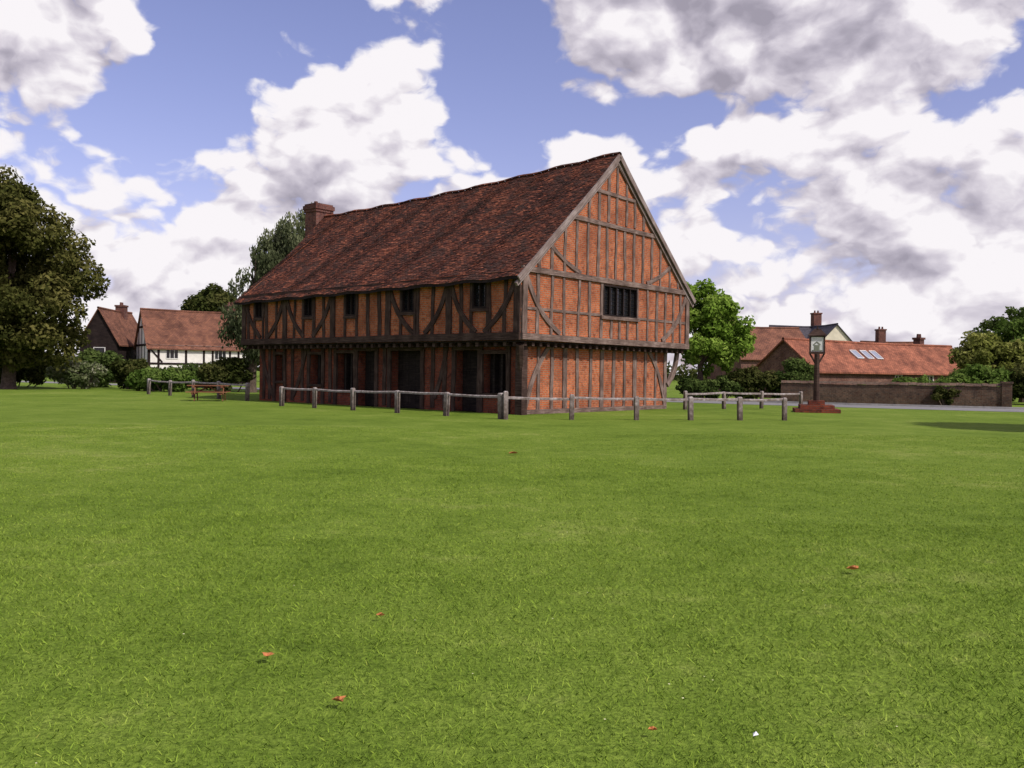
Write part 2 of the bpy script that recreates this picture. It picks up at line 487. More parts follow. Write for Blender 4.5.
for x in (1.0, 1.75, 2.55, 3.3, 4.05, 4.75, 5.4, 6.0, 6.7, 7.35, 8.05, 8.75, 9.5, 10.3, 11.05):
    top = zslope(x) - 0.1
    if top > 7.8:
        stud(G(x, 5.5), G(x + random.uniform(-.07, .07), 7.62), random.uniform(.11, .18), YN, 0.042)
        if top > 8.2 and abs(x - 6.0) < 2.2:
            stud(G(x + .05, 7.82), G(x + .05, top), random.uniform(.12, .17), YN, 0.042)
    else:
        stud(G(x, 5.5), G(x, top), random.uniform(.11, .18), YN, 0.042)
stud(G(4.6, 9.0), G(W - 4.6, 8.96), 0.14, YN, 0.06)
brace(G(1.6, 6.5), G(3.6, 5.55), -0.1, 0.16, YN, 0.055)
brace(G(W - 1.6, 6.5), G(W - 3.6, 5.55), 0.1, 0.16, YN, 0.055)
stud(G(0.2, 5.38), G(W / 2, 10.40), 0.24, YN, 0.085)
stud(G(W - .2, 5.38), G(W / 2, 10.40), 0.24, YN, 0.08)
def H(x, z): return (x, GY0, z)
for i in range(13):
    x = GX0 + 0.1 + i * (GX1 - GX0 - .2) / 12
    stud(H(x, 0.12), H(x + random.uniform(-.08, .08), 2.72), random.uniform(.13, .2) if i % 3 else .26, YN, 0.045)
stud(H(GX0, 0.1), H(GX1, 0.1), 0.18, YN, 0.07)
brace(H(0.9, 0.3), H(2.3, 2.65), 0.2, 0.2, YN, 0.055)
brace(H(10.8, 0.3), H(9.4, 2.65), -0.2, 0.2, YN, 0.055)
brace((W - .15, GY0 - .02, 2.72), (GX1 + .02, GY0 - .02, 1.1), 0.2, 0.24, YN, 0.1)
for i in range(26):
    x = 0.35 + i * (W - .7) / 25
    mt.box((x - .075, 0.05, 2.58), (x + .075, 0.62, 2.735), 1)
for i in range(38):
    y = 0.35 + i * (LEN - .7) / 37
    mt.box((0.05, y - .075, 2.56), (0.85, y + .075, 2.737), 1)
mt.box((0.4, 0.25, -.1), (0.72, 0.58, 2.72), 1)
mt.tube([(0.15, 0.15, 2.65), (0.5, 0.4, 1.6)], [0.16, 0.1], 6, 1)
def K(y, z): return (0, y, z)
stud(K(0, 2.93), K(LEN, 2.91), 0.28, XN, 0.10, 1)
stud(K(0, 5.22), K(LEN, 5.1), 0.22, XN, 0.085, 1)
posts = [0.16, 3.7, 7.3, 11.0, 14.65, LEN - .16]
for y in posts: stud(K(y, 2.8), K(y, 5.15), 0.3, XN, 0.075, 1)
y = 0.8
while y < LEN - .5:
    if all(abs(y - p) > .38 for p in posts) and not any(h[0] - .08 < y < h[1] + .08 for h in upL):
        stud(K(y, 3.05), K(y + random.uniform(-.08, .08), 5.12), random.uniform(.13, .21), XN, 0.045, 1)
    y += random.uniform(.7, .86)
for h in upL:
    stud(K(h[0] - .06, 3.05), K(h[0] - .06, 5.12), .13, XN, .055, 1)
    stud(K(h[1] + .06, 3.05), K(h[1] + .06, 5.12), .13, XN, .055, 1)
    stud(K(h[0] - .12, h[2] - .05), K(h[1] + .12, h[2] - .05), .12, XN, .085, 1)
for i, p in enumerate(posts):
    if i < len(posts) - 1 and i != 2:
        brace(K(p + .1, 5.0), K(p + random.uniform(1.2, 1.7), 3.1), 0.2, 0.2, XN, 0.062, m=1)
    if i > 0 and i != 3:
        brace(K(p - .1, 5.0), K(p - random.uniform(1.2, 1.6), 3.1), -0.2, 0.2, XN, 0.062, m=1)
def J(y, z): return (GX0, y, z)
for hh in gdoors:
    a, b_ = hh[0] + GY0, hh[1] + GY0
    stud(J(a - .09, 0), J(a - .09, 2.7), .2, XN, .07 + .01 * (hh[2] > 0), 1)
    stud(J(b_ + .09, 0), J(b_ + .09, 2.7), .2, XN, .06 + .01 * (hh[2] > 0), 1)
    stud(J(a - .1, hh[3] + .06), J(b_ + .1, hh[3] + .06), .14, XN, .095, 1)
    if hh[2] > 0: stud(J(a - .1, hh[2] - .04), J(b_ + .1, hh[2] - .04), .12, XN, .11, 1)
for y in (4.6, 5.3, 8.3, 12.1, 14.2, 15.0, 16.9, 17.4):
    stud(J(y, 0.1), J(y, 2.7), .2, XN, .045, 1)
brace(J(5.2, 0.5), J(4.5, 2.6), -.1, .2, XN, .055, m=1)
brace(J(16.6, 0.3), J(17.6, 2.6), .1, .2, XN, .055, m=1)
brace(J(14.9, 0.3), J(13.9, 2.6), -.1, .2, XN, .055, m=1)
mt.obj('timber_frame', [M_timber, M_timber_m], hall)

# windows & doors
mw = MB()
def window(plane, a, b_, z0, z1, mull, d=0.09):
    if plane == 'G':
        bx = lambda u0, u1, za, zb, k0, k1, m: mw.box((u0, k0, za), (u1, k1, zb), m)
    else:
        bx = lambda u0, u1, za, zb, k0, k1, m: mw.box((k0, u0, za), (k1, u1, zb), m)
    bx(a, b_, z0, z1, d, d + .02, 1)
    bx(a, a + .07, z0, z1, -.06, d - .004, 0); bx(b_ - .07, b_, z0, z1, -.06, d - .004, 0)
    bx(a + .07, b_ - .07, z1 - .07, z1, -.055, d - .004, 0); bx(a + .07, b_ - .07, z0, z0 + .08, -.07, d - .004, 0)
    for i in range(1, mull + 1):
        u = a + (b_ - a) * i / (mull + 1)
        bx(u - .03, u + .03, z0 + .08, z1 - .07, -.03, d - .005, 0)
    nz = int((z1 - z0) / .16)
    for i in range(1, nz):
        z = z0 + (z1 - z0) * i / nz
        bx(a + .07, b_ - .07, z - .007, z + .007, d - .022, d - .006, 2)
    nu = int((b_ - a) / .14)
    for i in range(1, nu):
        u = a + (b_ - a) * i / nu
        bx(u - .006, u + .006, z0 + .08, z1 - .07, d - .02, d - .008, 2)
window('G', 5.12, 7.63, 3.95, 5.25, 4)
for h in upL: window('L', h[0], h[1], h[2], h[3], 1)
mw.obj('windows', [M_timber_d, M_glass, M_interior], hall)
md = MB()
for hh in gdoors:
    a, b_ = hh[0] + GY0, hh[1] + GY0
    y = a
    while y < b_ - .01:
        y2 = min(b_, y + random.uniform(.16, .24))
        md.box((GX0 + .40 + random.uniform(0, .012), y, hh[2] - .05), (GX0 + .46, y2 - .008, hh[3]))
        y = y2
    nm = max(1, round((b_ - a) / (1.3 if hh[2] == 0 else .4)))
    for i in range(1, nm):
        u = a + (b_ - a) * i / nm
        md.box((GX0 + .16, u - .05, hh[2]), (GX0 + .395, u + .05, hh[3]))
md.obj('plank_doors', [M_doors], hall)

# roof ------------------------------------------------------
def RS(s, t, back=False):
    y = -0.16 + s * ((LEN + .25) * (1 - t) + 19.6 * t + .16)
    x = -0.34 * (1 - t) + (W / 2) * t
    z = (ze(y) - 0.31) * (1 - t) + zr(y) * t
    z -= 0.10 * math.sin(math.pi * t)
    z += 0.05 * math.sin(y * 1.1 + t * 3) * math.sin(math.pi * t) + 0.03 * math.sin(y * 2.7 + 5 * t + 1)
    if back: x = W - x
    return np.array((x, y, z))
mr = MB()
for bk in (False, True):
    ns, ntt = 40, 12
    for i in range(ns):
        for j in range(ntt):
            mr.face([RS((i+a)/ns, (j+c)/ntt, bk) for a, c in ((0,0),(1,0),(1,1),(0,1))])
            mr.face([RS((i+a)/ns, (j+c)/ntt, bk) - np.array((0, 0, .1)) for a, c in ((0,0),(1,0),(1,1),(0,1))])
        mr.face([RS(i/ns, 0, bk), RS((i+1)/ns, 0, bk), RS((i+1)/ns, 0, bk) - np.array((0,0,.1)), RS(i/ns, 0, bk) - np.array((0,0,.1))])
mr.obj('roof_boarding', [M_timber_d], hall)
TV = []; TT = []
for bk in (False, True):
    n = np.array((0.66 if bk else -0.66, 0, 0.75))
    rows, cols = 84, 114
    for j in range(rows):
        off = 0.5 * (j % 2)
        rt = random.uniform(-.06, .06)
        for i in range(-1, cols):
            s0 = (i + off + 0.03) / cols; s1 = (i + off + 0.97) / cols
            if s1 <= 0 or s0 >= 1: continue
            s0 = max(0, s0); s1 = min(1, s1)
            jt = random.gauss(0, 0.0009)
            t0 = max(-0.004, j / rows + jt); t1 = min(1, (j + 1.35) / rows + jt)
            la = 0.028 + random.uniform(-.004, .016); lb = la + random.uniform(-.008, .008)
            a, b_, c, d = RS(s0, t0, bk), RS(s1, t0, bk), RS(s1, t1, bk), RS(s0, t1, bk)
            TV.append([a + n * la, b_ + n * lb, c + n * .008, d + n * .008])
            TV.append([a, b_, b_ + n * lb, a + n * la])
            v = min(1, max(0, random.gauss(.5, .24) + rt))
            TT += [v, v * .7]
quads_obj('roof_tiles', np.array(TV), np.array(TT), M_tiles, hall)
RV = []; RT = []
nseg = 46
for i in range(nseg):
    a0 = RS(i / nseg, 1); a1 = RS((i + .97) / nseg, 1)
    v = random.gauss(.5, .18); lift = random.uniform(.0, .012)
    for k in range(5):
        th0, th1 = math.pi * k / 5, math.pi * (k + 1) / 5
        f = lambda c, th: c + np.array((math.cos(th) * .14, 0, math.sin(th) * .09 - .01 + lift))
        RV.append([f(a0, th0), f(a1, th0), f(a1, th1), f(a0, th1)]); RT.append(v)
quads_obj('ridge_tiles', np.array(RV), np.array(RT), M_tiles, hall)
mbb = MB()
for bk in (False, True):
    pts = []
    for t in np.linspace(0, 1, 9):
        p = RS(0, t, bk); pts.append(Vector((p[0], -0.17, p[2] - 0.10)))
    mbb.ribbon(pts, 0.2, YN, 0.03, 0.03)
    pts = []
    for t in np.linspace(0, 1, 9):
        p = RS(0, t, bk); pts.append(Vector((p[0], -0.05, p[2] - 0.30)))
    mbb.ribbon(pts, 0.16, YN, 0.05, 0.06)
mbb.obj('barge_boards', [M_timber_l], hall)
mc = MB()
cx, cy = W / 2 - .1, 20.05
mc.box((cx - .55, cy - .5, 0), (cx + .55, cy + .5, 10.35))
mc.box((cx - .60, cy - .55, 10.35), (cx + .60, cy + .55, 10.5))
mc.box((cx - .65, cy - .60, 10.5), (cx + .65, cy + .60, 10.72))
mc.box((cx - .58, cy - .53, 10.72), (cx + .58, cy + .53, 10.82))
mc.tube([(cx - .2, cy, 10.8), (cx - .2, cy, 10.98)], [.13, .11], 10)
mc.obj('chimney_stack', [M_chim], hall)

# ------------------------------------------------------------------ fences
def fence(name, pts, h=0.88, first=None, pw=0.13):
    f = MB()
    for i, (x, y) in enumerate(pts):
        hh = h * random.uniform(.96, 1.05) + (first or 0 if i == 0 else 0)
        g = gh(x, y)
        a = math.atan2(pts[1][1] - pts[0][1], pts[1][0] - pts[0][0]) + random.uniform(-.08, .08)
        rot = Matrix.Rotation(a, 3, 'Z') @ Matrix.Rotation(random.uniform(-.04, .04), 3, 'X') @ Matrix.Rotation(random.uniform(-.04, .04), 3, 'Y')
        w = pw * random.uniform(.45, .55)
        f.box((x - w, y - w, g - .25), (x + w, y + w, g + hh - .04), 0, rot, (x, y, g))
        c = Vector((x, y, g))
        lo = [c + rot @ Vector((sx * w, sy * w, hh - .04)) for sx, sy in ((-1,-1),(1,-1),(1,1),(-1,1))]
        hi = [c + rot @ Vector((sx * w * .6, sy * w * .6, hh)) for sx, sy in ((-1,-1),(1,-1),(1,1),(-1,1))]
        for k in range(4): f.face([lo[k], lo[(k+1)%4], hi[(k+1)%4], hi[k]])
        f.face(hi)
    for i in range(len(pts) - 1):
        a, b_ = Vector((*pts[i], 0)), Vector((*pts[i + 1], 0))
        d = (b_ - a).normalized(); s = Vector((-d.y, d.x, 0)) * .035
        z0 = gh(*pts[i]) + h - .1 + random.uniform(-.05, .02); z1 = gh(*pts[i + 1]) + h - .1 + random.uniform(-.05, .02)
        A = a + d * .02; B = b_ - d * .02; mid = (A + B) / 2
        secs = [(A, z0), (mid, (z0 + z1) / 2 - .02), (B, z1)]
        for q in range(2):
            (p, za), (r, zb) = secs[q], secs[q + 1]
            c8 = [Vector((v.x, v.y, zz)) + s * sg + Vector((0, 0, dz)) for v, zz in ((p, za), (r, zb)) for sg, dz in ((-1, -.04), (1, -.04), (1.0, .02), (0, .045), (-1.0, .02))]
            for k in range(5):
                f.face([c8[k], c8[(k + 1) % 5], c8[5 + (k + 1) % 5], c8[5 + k]])
            f.face(c8[:5]); f.face(c8[5:])
    return f.obj(name, [M_fence])

UX, UY = -0.755, 0.656
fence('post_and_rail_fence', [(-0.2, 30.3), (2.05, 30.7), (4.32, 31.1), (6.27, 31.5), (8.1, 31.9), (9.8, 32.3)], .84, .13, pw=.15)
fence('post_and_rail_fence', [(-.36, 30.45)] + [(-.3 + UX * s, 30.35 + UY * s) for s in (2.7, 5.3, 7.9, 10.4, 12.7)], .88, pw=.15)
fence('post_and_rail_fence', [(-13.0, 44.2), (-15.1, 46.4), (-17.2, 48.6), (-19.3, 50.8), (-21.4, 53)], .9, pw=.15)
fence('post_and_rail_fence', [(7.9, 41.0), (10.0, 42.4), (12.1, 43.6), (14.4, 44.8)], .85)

# ------------------------------------------------------------------ picnic table (stands in front of the far fence)
pt = empty('picnic_table', (-14.7, 43.6, 0), R(12))
mb = MB()
for i in range(5): mb.box((-.95, -.36 + i * .148, .72), (.95, -.36 + i * .148 + .135, .76))
for sgn in (-1, 1):
    for k in range(2):
        yy = sgn * .72 + (k - .5) * .15
        mb.box((-.95, yy - .067, .42), (.95, yy + .067, .46))
mb.obj('table_top_and_seats', [M_bench], pt)
mb = MB()
for x in (-.65, .65):
    mb.box((x - .05, -.36, .64), (x + .05, .37, .717))
    mb.box((x - .05, -.82, .33), (x + .05, .82, .417))
    for sgn in (-1, 1):
        mb.ribbon([(x + .055, sgn * .22, .7), (x + .055, sgn * .62, 0)], .11, (1, 0, 0), .04, 0)
mb.ribbon([(-.6, 0, .36), (0, 0, .7)], .08, (0, 1, 0), .02, .02)
mb.ribbon([(.6, 0, .36), (0, 0, .7)], .08, (0, 1, 0), .02, .02)
mb.obj('legs', [M_bench], pt)

# ------------------------------------------------------------------ village sign
sg = empty('village_sign', (13.6, 40.2, 0), R(-14))
mb = MB()
mb.box((-.95, -.95, -.05), (.95, .95, .16)); mb.box((-.72, -.72, .16), (.72, .72, .33)); mb.box((-.34, -.34, .33), (.34, .34, .52))
mb.obj('brick_plinth', [M_brickd], sg)
mb = MB()
mb.tube([(0, 0, .5), (0, 0, 2.6)], [.13, .11], 8)
mb.box((-.34, -.09, 2.6), (.34, .09, 2.7))
for s_ in (-1, 1):
    mb.ribbon([(s_ * .08, 0, 2.2), (s_ * .2, 0, 2.42), (s_ * .3, 0, 2.6)], .07, (0, -1, 0), .04, .04)
    mb.box((s_ * .3 - .035, -.06, 2.7), (s_ * .3 + .035, .06, 3.42))
mb.box((-.265, -.06, 3.36), (.265, .06, 3.42))
mb.face([(-.42, -.14, 3.42), (.42, -.14, 3.42), (.12, 0, 3.72), (-.12, 0, 3.72)])
mb.face([(-.42, .14, 3.42), (.42, .14, 3.42), (.12, 0, 3.72), (-.12, 0, 3.72)])
mb.face([(-.42, -.14, 3.42), (-.42, .14, 3.42), (-.12, 0, 3.72)])
mb.face([(.42, -.14, 3.42), (.42, .14, 3.42), (.12, 0, 3.72)])
mb.tube([(0, 0, 3.7), (0, 0, 3.85)], [.04, .02], 6)
mb.obj('post_and_frame', [M_timber_m], sg)
mb = MB()
mb.box((-.262, -.03, 2.703), (.262, .03, 3.357))
mb.obj('board', [plain('sign_board_paint', (.6, .6, .58), .6, .15, 5)], sg)
mb = MB()
mb.box((-.13, -.042, 2.78), (.10, -.032, 3.0)); mb.ribbon([(-.16, -.03, 3.0), (-.02, -.03, 3.14)], .05, (0, -1, 0), .014, 0); mb.ribbon([(.13, -.03, 3.0), (-.02, -.03, 3.14)], .05, (0, -1, 0), .012, 0)
mb.box((-.22, -.04, 2.72), (.22, -.033, 2.775))
mb.obj('painted_emblem', [plain('sign_paint', (0.16, 0.17, 0.13), .6, .3)], sg)

# ------------------------------------------------------------------ road, boundary wall
def strip(name, pts, w, z, material):
    f = MB(); L_ = []
    n = len(pts)
    for i, p in enumerate(pts):
        a = Vector(pts[max(0, i - 1)]); c = Vector(pts[min(n - 1, i + 1)])
        d = (c - a).normalized(); s = Vector((-d.y, d.x)) * w / 2
        L_.append((Vector(p) + s, Vector(p) - s))
    for i in range(n - 1):
        f.face([(*L_[i][0], z), (*L_[i][1], z), (*L_[i + 1][1], z), (*L_[i + 1][0], z)])
    return f.obj(name, [material])
rp = [(-60, 96), (-35, 80), (-12, 66), (2, 58.5), (12, 52.5), (18, 49), (24, 46.2), (32, 43), (45, 38.5), (80, 30)]
strip('road', rp, 4.6, 0.012, M_road)
kb = MB()
for i in range(2, len(rp) - 1):
    a, b_ = Vector((*rp[i], 0)), Vector((*rp[i + 1], 0)); d = (b_ - a).normalized(); s = Vector((-d.y, d.x, 0))
    A, B = a + s * 2.32, b_ + s * 2.32
    kb.face([A, B, B + Vector((0,0,.11)), A + Vector((0,0,.11))])
    kb.face([A + Vector((0,0,.11)), B + Vector((0,0,.11)), B + s*.13 + Vector((0,0,.11)), A + s*.13 + Vector((0,0,.11))])
kb.obj('road_kerb', [plain('kerb_stone', (.3, .29, .27), .9, .2)])

def garden_wall(name, p0, p1, h, th=.35):
    a, b_ = Vector((*p0, 0)), Vector((*p1, 0)); L_ = (b_ - a).length
    e = empty(name, a, math.atan2((b_ - a).y, (b_ - a).x))
    f = MB(); x = 0
    while x < L_:
        x2 = min(L_, x + .6)
        f.box((x, 0, -.1), (x2, th, h + .02 * math.sin(x * 1.3)))
        x = x2
    f.obj('masonry', [M_garden], e)
    f = MB(); x = 0
    while x < L_:
        x2 = min(L_, x + random.uniform(.3, .45)); hz = h + .03 + random.uniform(-.015, .02)
        P = [(x, -.06, hz), (x, th / 2, hz + .15), (x, th + .06, hz)]; Q = [(x2 - .01, p[1], p[2]) for p in P]
        f.face([P[0], Q[0], Q[1], P[1]]); f.face([P[1], Q[1], Q[2], P[2]]); f.face(P); f.face(Q); f.face([P[0], Q[0], Q[2], P[2]])
        x = x2
    f.obj('coping', [M_garden], e)
    f = MB()
    f.box((L_, -.08, -.1), (L_ + .5, th + .08, h + .2)); f.box((L_ - .05, -.13, h + .2), (L_ + .55, th + .13, h + .3))
    f.obj('end_pier', [M_garden], e)
garden_wall('boundary_wall', (16.2, 54.2), (27.0, 49.6), 1.15)

# ------------------------------------------------------------------ generic houses
def house(name, loc, rot, L_, W_, eave, ridge, wm, rm, wins=(), chim=(), beams=False, gw=()):
    e = empty(name, loc, R(rot))
    f = MB()
    f.wall((0, 0, 0), (1, 0, 0), L_, -.1, eave, [w for w in wins], YN, .12)
    f.face([(0, W_, -.1), (L_, W_, -.1), (L_, W_, eave), (0, W_, eave)])
    for x in (0, L_):
        f.face([(x, 0, -.1), (x, W_, -.1), (x, W_, eave), (x, W_ / 2, ridge - .06), (x, 0, eave)])
    f.obj('walls', [wm], e)
    f = MB(); oh = .3; k = (ridge - eave) / (W_ / 2)
    for sgn in (0, 1):
        y0 = -oh if sgn == 0 else W_ + oh
        ns = 10
        for i in range(ns):
            xa = -.2 + (L_ + .4) * i / ns; xb = -.2 + (L_ + .4) * (i + 1) / ns
            za = -.08 * math.sin(math.pi * i / ns); zb = -.08 * math.sin(math.pi * (i + 1) / ns)
            P = [(xa, y0, eave - oh * k), (xb, y0, eave - oh * k), (xb, W_ / 2, ridge + zb), (xa, W_ / 2, ridge + za)]
            f.face(P); f.face([(p[0], p[1], p[2] - .1) for p in P])
            f.face([P[0], P[1], (P[1][0], P[1][1], P[1][2] - .1), (P[0][0], P[0][1], P[0][2] - .1)])
        for x in (-.2, L_ + .2):
            f.face([(x, y0, eave - oh * k), (x, W_ / 2, ridge), (x, W_ / 2, ridge - .12), (x, y0, eave - oh * k - .12)])
    f.tube([(-.2, W_ / 2, ridge + .0), (L_ / 2, W_ / 2, ridge - .08), (L_ + .2, W_ / 2, ridge)], [.11] * 3, 8)
    f.obj('roof', [rm], e)
    f = MB()
    for (a, b_, c, d) in wins:
        f.box((a, .08, c), (b_, .1, d), 1)
        f.box((a, -.03, c), (a + .07, .076, d)); f.box((b_ - .07, -.03, c), (b_, .076, d))
        f.box((a + .07, -.03, d - .07), (b_ - .07, .076, d)); f.box((a + .07, -.05, c), (b_ - .07, .076, c + .08))
        nmul = max(1, int((b_ - a) / .5))
        for i in range(1, nmul + 1):
            u = a + (b_ - a) * i / (nmul + 1); f.box((u - .025, 0, c + .08), (u + .025, .074, d - .07))
    for (a, b_, c, d) in gw:
        f.box((-.05, a, c), (-.01, b_, d), 1)
        f.box((-.08, a - .06, c - .06), (-.012, a, d + .06)); f.box((-.08, b_, c - .06), (-.012, b_ + .06, d + .06))
        f.box((-.079, a, d), (-.012, b_, d + .06)); f.box((-.079, a, c - .06), (-.012, b_, c))
    if f.f: f.obj('windows', [M_frame, M_glass], e)
    f = MB()
    for (x, y, w, top) in chim:
        f.box((x - w / 2, y - w / 2, eave - .5), (x + w / 2, y + w / 2, top - .25))
        f.box((x - w / 2 - .07, y - w / 2 - .07, top - .25), (x + w / 2 + .07, y + w / 2 + .07, top - .08))
        f.tube([(x - w * .2, y, top - .1), (x - w * .2, y, top + .22)], [.13, .1], 8)
        f.tube([(x + w * .22, y, top - .1), (x + w * .22, y, top + .22)], [.13, .1], 8)
    if f.f: f.obj('chimneys', [M_chim], e)
    if beams:
        f = MB(); x = .1
        while x < L_:
            if not any(w[0] - .05 < x < w[1] + .05 for w in wins):
                f.ribbon([(x, 0, 0), (x, 0, eave)], .2, YN, .03)
            x += .85
        for z in (.15, eave * .52, eave - .12):
            f.ribbon([(0, 0, z), (L_, 0, z)], .2, YN, .045)
        f.ribbon([(.1, 0, eave - .3), (1.3, 0, eave * .55)], .15, YN, .037)
        f.ribbon([(L_ - .1, 0, eave - .3), (L_ - 1.3, 0, eave * .55)], .15, YN, .037)
        y = .1
        while y < W_:
            zt = eave + (ridge - eave) * (1 - abs(y - W_ / 2) / (W_ / 2)) - .15
            f.ribbon([(0, y, 0), (0, y, zt)], .2, XN, .03)
            y += 1.45
        for z, ins in ((eave * .52, 0), (eave, 0), (eave + (ridge - eave) * .5, W_ * .25)):
            f.ribbon([(0, ins, z), (0, W_ - ins, z)], .2, XN, .045)
        f.obj('black_timbers', [M_timber_d], e)
    return e

# right group
hA = house('brick_barn_house', (20.9, 62, 0), 33, 20.5, 5.4, 2.15, 4.25, M_brick2, M_pantile, [(9, 9.9, .9, 1.8), (13, 13.9, .9, 1.8)], [(17.5, 3.6, .6, 5.0)])
mb = MB()
kk = (4.25 - 2.15) / 2.7
NS = Vector((0, -.61, .79))
for x in (6.0, 7.2, 8.3):
    P = [(x, y, 2.15 + y * kk + .05) for y in (1.0, 1.75)]
    Q = [(x + .7, p[1], p[2]) for p in P]
    mb.face([P[0], Q[0], Q[1], P[1]], None, 1)
    mb.ribbon([P[0], P[1]], .06, NS, .03, .04); mb.ribbon([Q[0], Q[1]], .06, NS, .03, .04)
    mb.ribbon([P[0], Q[0]], .06, NS, .034, .04); mb.ribbon([P[1], Q[1]], .06, NS, .034, .04)
m_sky, nt, b = mat('skylight_glass', .08, .6); b.inputs['Base Color'].default_value = (.25, .27, .32, 1)
mb.obj('skylights', [M_frame, m_sky], hA)
house('brick_house', (21.6, 85, 0), 14, 8.0, 7, 3.4, 6.4, M_brick2, M_oldtile, [(1, 2, 1, 2.2), (4, 5, 1, 2.2)], [(0.6, 3.5, .95, 7.5)])
house('rendered_house', (32.8, 110, 0), 5, 8.6, 7, 4.6, 7.9, M_cream, M_slate, [(2, 3, 2.5, 3.8), (5, 6, 2.5, 3.8)], [(5.9, 3.5, 1.0, 9.7)])
house('gabled_house', (41.2, 108, 0), 97, 6.5, 5.0, 5.3, 7.9, M_cream, M_slate, [], [], gw=[(2.0, 3.0, 4.4, 5.5)])
house('tiled_cottage', (42.5, 106, 0), 4, 7, 6, 3.6, 5.9, M_brick2, M_oldtile, [(1, 2, 1.2, 2.4)], [(2.3, 3, .9, 7.5)])
# left group
house('half_timbered_cottage', (-34.8, 86, 0), 33, 10.2, 6, 3.75, 7.3, M_plaster, M_oldtile,
      [(1.6, 2.8, 2.4, 3.4), (6.2, 7.4, 2.4, 3.4), (3.6, 4.7, .7, 1.7)], [(8.6, 3, .8, 8.2)], True)
house('weatherboarded_house', (-38.4, 87.5, 0), 92, 8, 3.6, 4.2, 7.3, M_timber_d, M_oldtile, [], [(5.5, 1.8, .9, 8.0)], gw=[(1.2, 2.2, 2.2, 3.4)])

# ------------------------------------------------------------------ trees
def leaves(clumps, nleaf, size, droop=0.0, shell=0.45):
    C = np.array(clumps); w = C[:, 3] ** 2; w /= w.sum()
    idx = rng.choice(len(C), nleaf, p=w)
    d = rng.normal(size=(nleaf, 3)); d /= np.linalg.norm(d, axis=1)[:, None]
    rr = C[idx, 3] * (shell + (1.05 - shell) * rng.random(nleaf) ** .6)
    rr *= 1 + .25 * np.sin(d[:, 0] * 5 + idx) * np.sin(d[:, 2] * 6 + idx * 2.3)
    p = C[idx, :3] + d * rr[:, None] * np.array([1, 1, .85])
    p[:, 2] -= droop * rng.random(nleaf) ** 2
    nrm = d * .7 + rng.normal(size=(nleaf, 3)) * .6 + np.array([0, 0, .35])
    nrm /= np.linalg.norm(nrm, axis=1)[:, None]
    t = np.cross(nrm, rng.normal(size=(nleaf, 3))); t /= np.linalg.norm(t, axis=1)[:, None]
    if droop > 0:
        t = t * .5 + np.array([0, 0, -1]); t /= np.linalg.norm(t, axis=1)[:, None]
    bb = np.cross(nrm, t)
    s = (size * (.6 + .8 * rng.random(nleaf)))[:, None]
    V = np.stack([p - t * s, p + bb * s * .55, p + t * s, p - bb * s * .55], 1)
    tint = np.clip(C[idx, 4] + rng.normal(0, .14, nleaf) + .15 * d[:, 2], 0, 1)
    return V, tint

def crown(ells, n, rmin, rmax, bias=.5):
    out = []
    vols = np.array([e[3] * e[4] * e[5] for e in ells]) ** .67; vols /= vols.sum()
    for _ in range(n):
        e = ells[rng.choice(len(ells), p=vols)]
        d = rng.normal(size=3); d /= np.linalg.norm(d)
        q = bias + (1 - bias) * rng.random() ** .7
        r = rng.uniform(rmin, rmax)
        c = np.array(e[:3]) + d * q * (np.array(e[3:6]) - r * .5)
        out.append((c[0], c[1], c[2], r, rng.uniform(.25, .7)))
    return out

def tree(name, loc, th, tr, ells, n, rmin, rmax, nleaf, size, material, droop=0.0, bias=.45, lean=(0, 0)):
    e = empty(name, (loc[0], loc[1], 0))
    cl = crown(ells, n, rmin, rmax, bias)
    V, T = leaves(cl, nleaf, size, droop)
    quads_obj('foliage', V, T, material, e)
    f = MB()
    top = Vector((lean[0], lean[1], th))
    cz = max(x[2] for x in ells)
    f.tube([(0, 0, -.2), (0.03, 0, .4), top * .5 + Vector((.05, .04, 0)), top, top + Vector((.1, 0, (cz - th) * .4)), top + Vector((0, .1, (cz - th) * .8))],
           [tr * 1.5, tr * 1.08, tr * .95, tr * .8, tr * .45, tr * .12], 10)
    for c in sorted(cl, key=lambda k: rng.random())[:min(26, len(cl))]:
        st = top * rng.uniform(.75, 1.0) + Vector((0, 0, rng.uniform(0, max(.2, (cz - th) * .5))))
        en = Vector(c[:3]); md_ = st.lerp(en, .5) + Vector((rng.normal() * .2, rng.normal() * .2, .25))
        f.tube([st, md_, en], [tr * .32, tr * .2, tr * .06], 6)
    f.obj('trunk_and_limbs', [M_bark], e)
    return e

def shrub(name, loc, ells, n, rmin, rmax, nleaf, size, material):
    e = empty(name, (loc[0], loc[1], 0))
    cl = crown(ells, n, rmin, rmax, .3)
    V, T = leaves(cl, nleaf, size)
    V[:, :, 2] = np.maximum(V[:, :, 2], 0.02 + 0.05 * rng.random((len(V), 4)))
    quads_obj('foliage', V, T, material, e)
    f = MB()
    for c in cl[:10]:
        f.tube([(c[0] * .5, c[1] * .3, -.1), (c[0] * .8, c[1] * .8, c[2] * .6), c[:3]], [.05, .04, .01], 5)
    f.obj('stems', [M_bark], e)
    return e

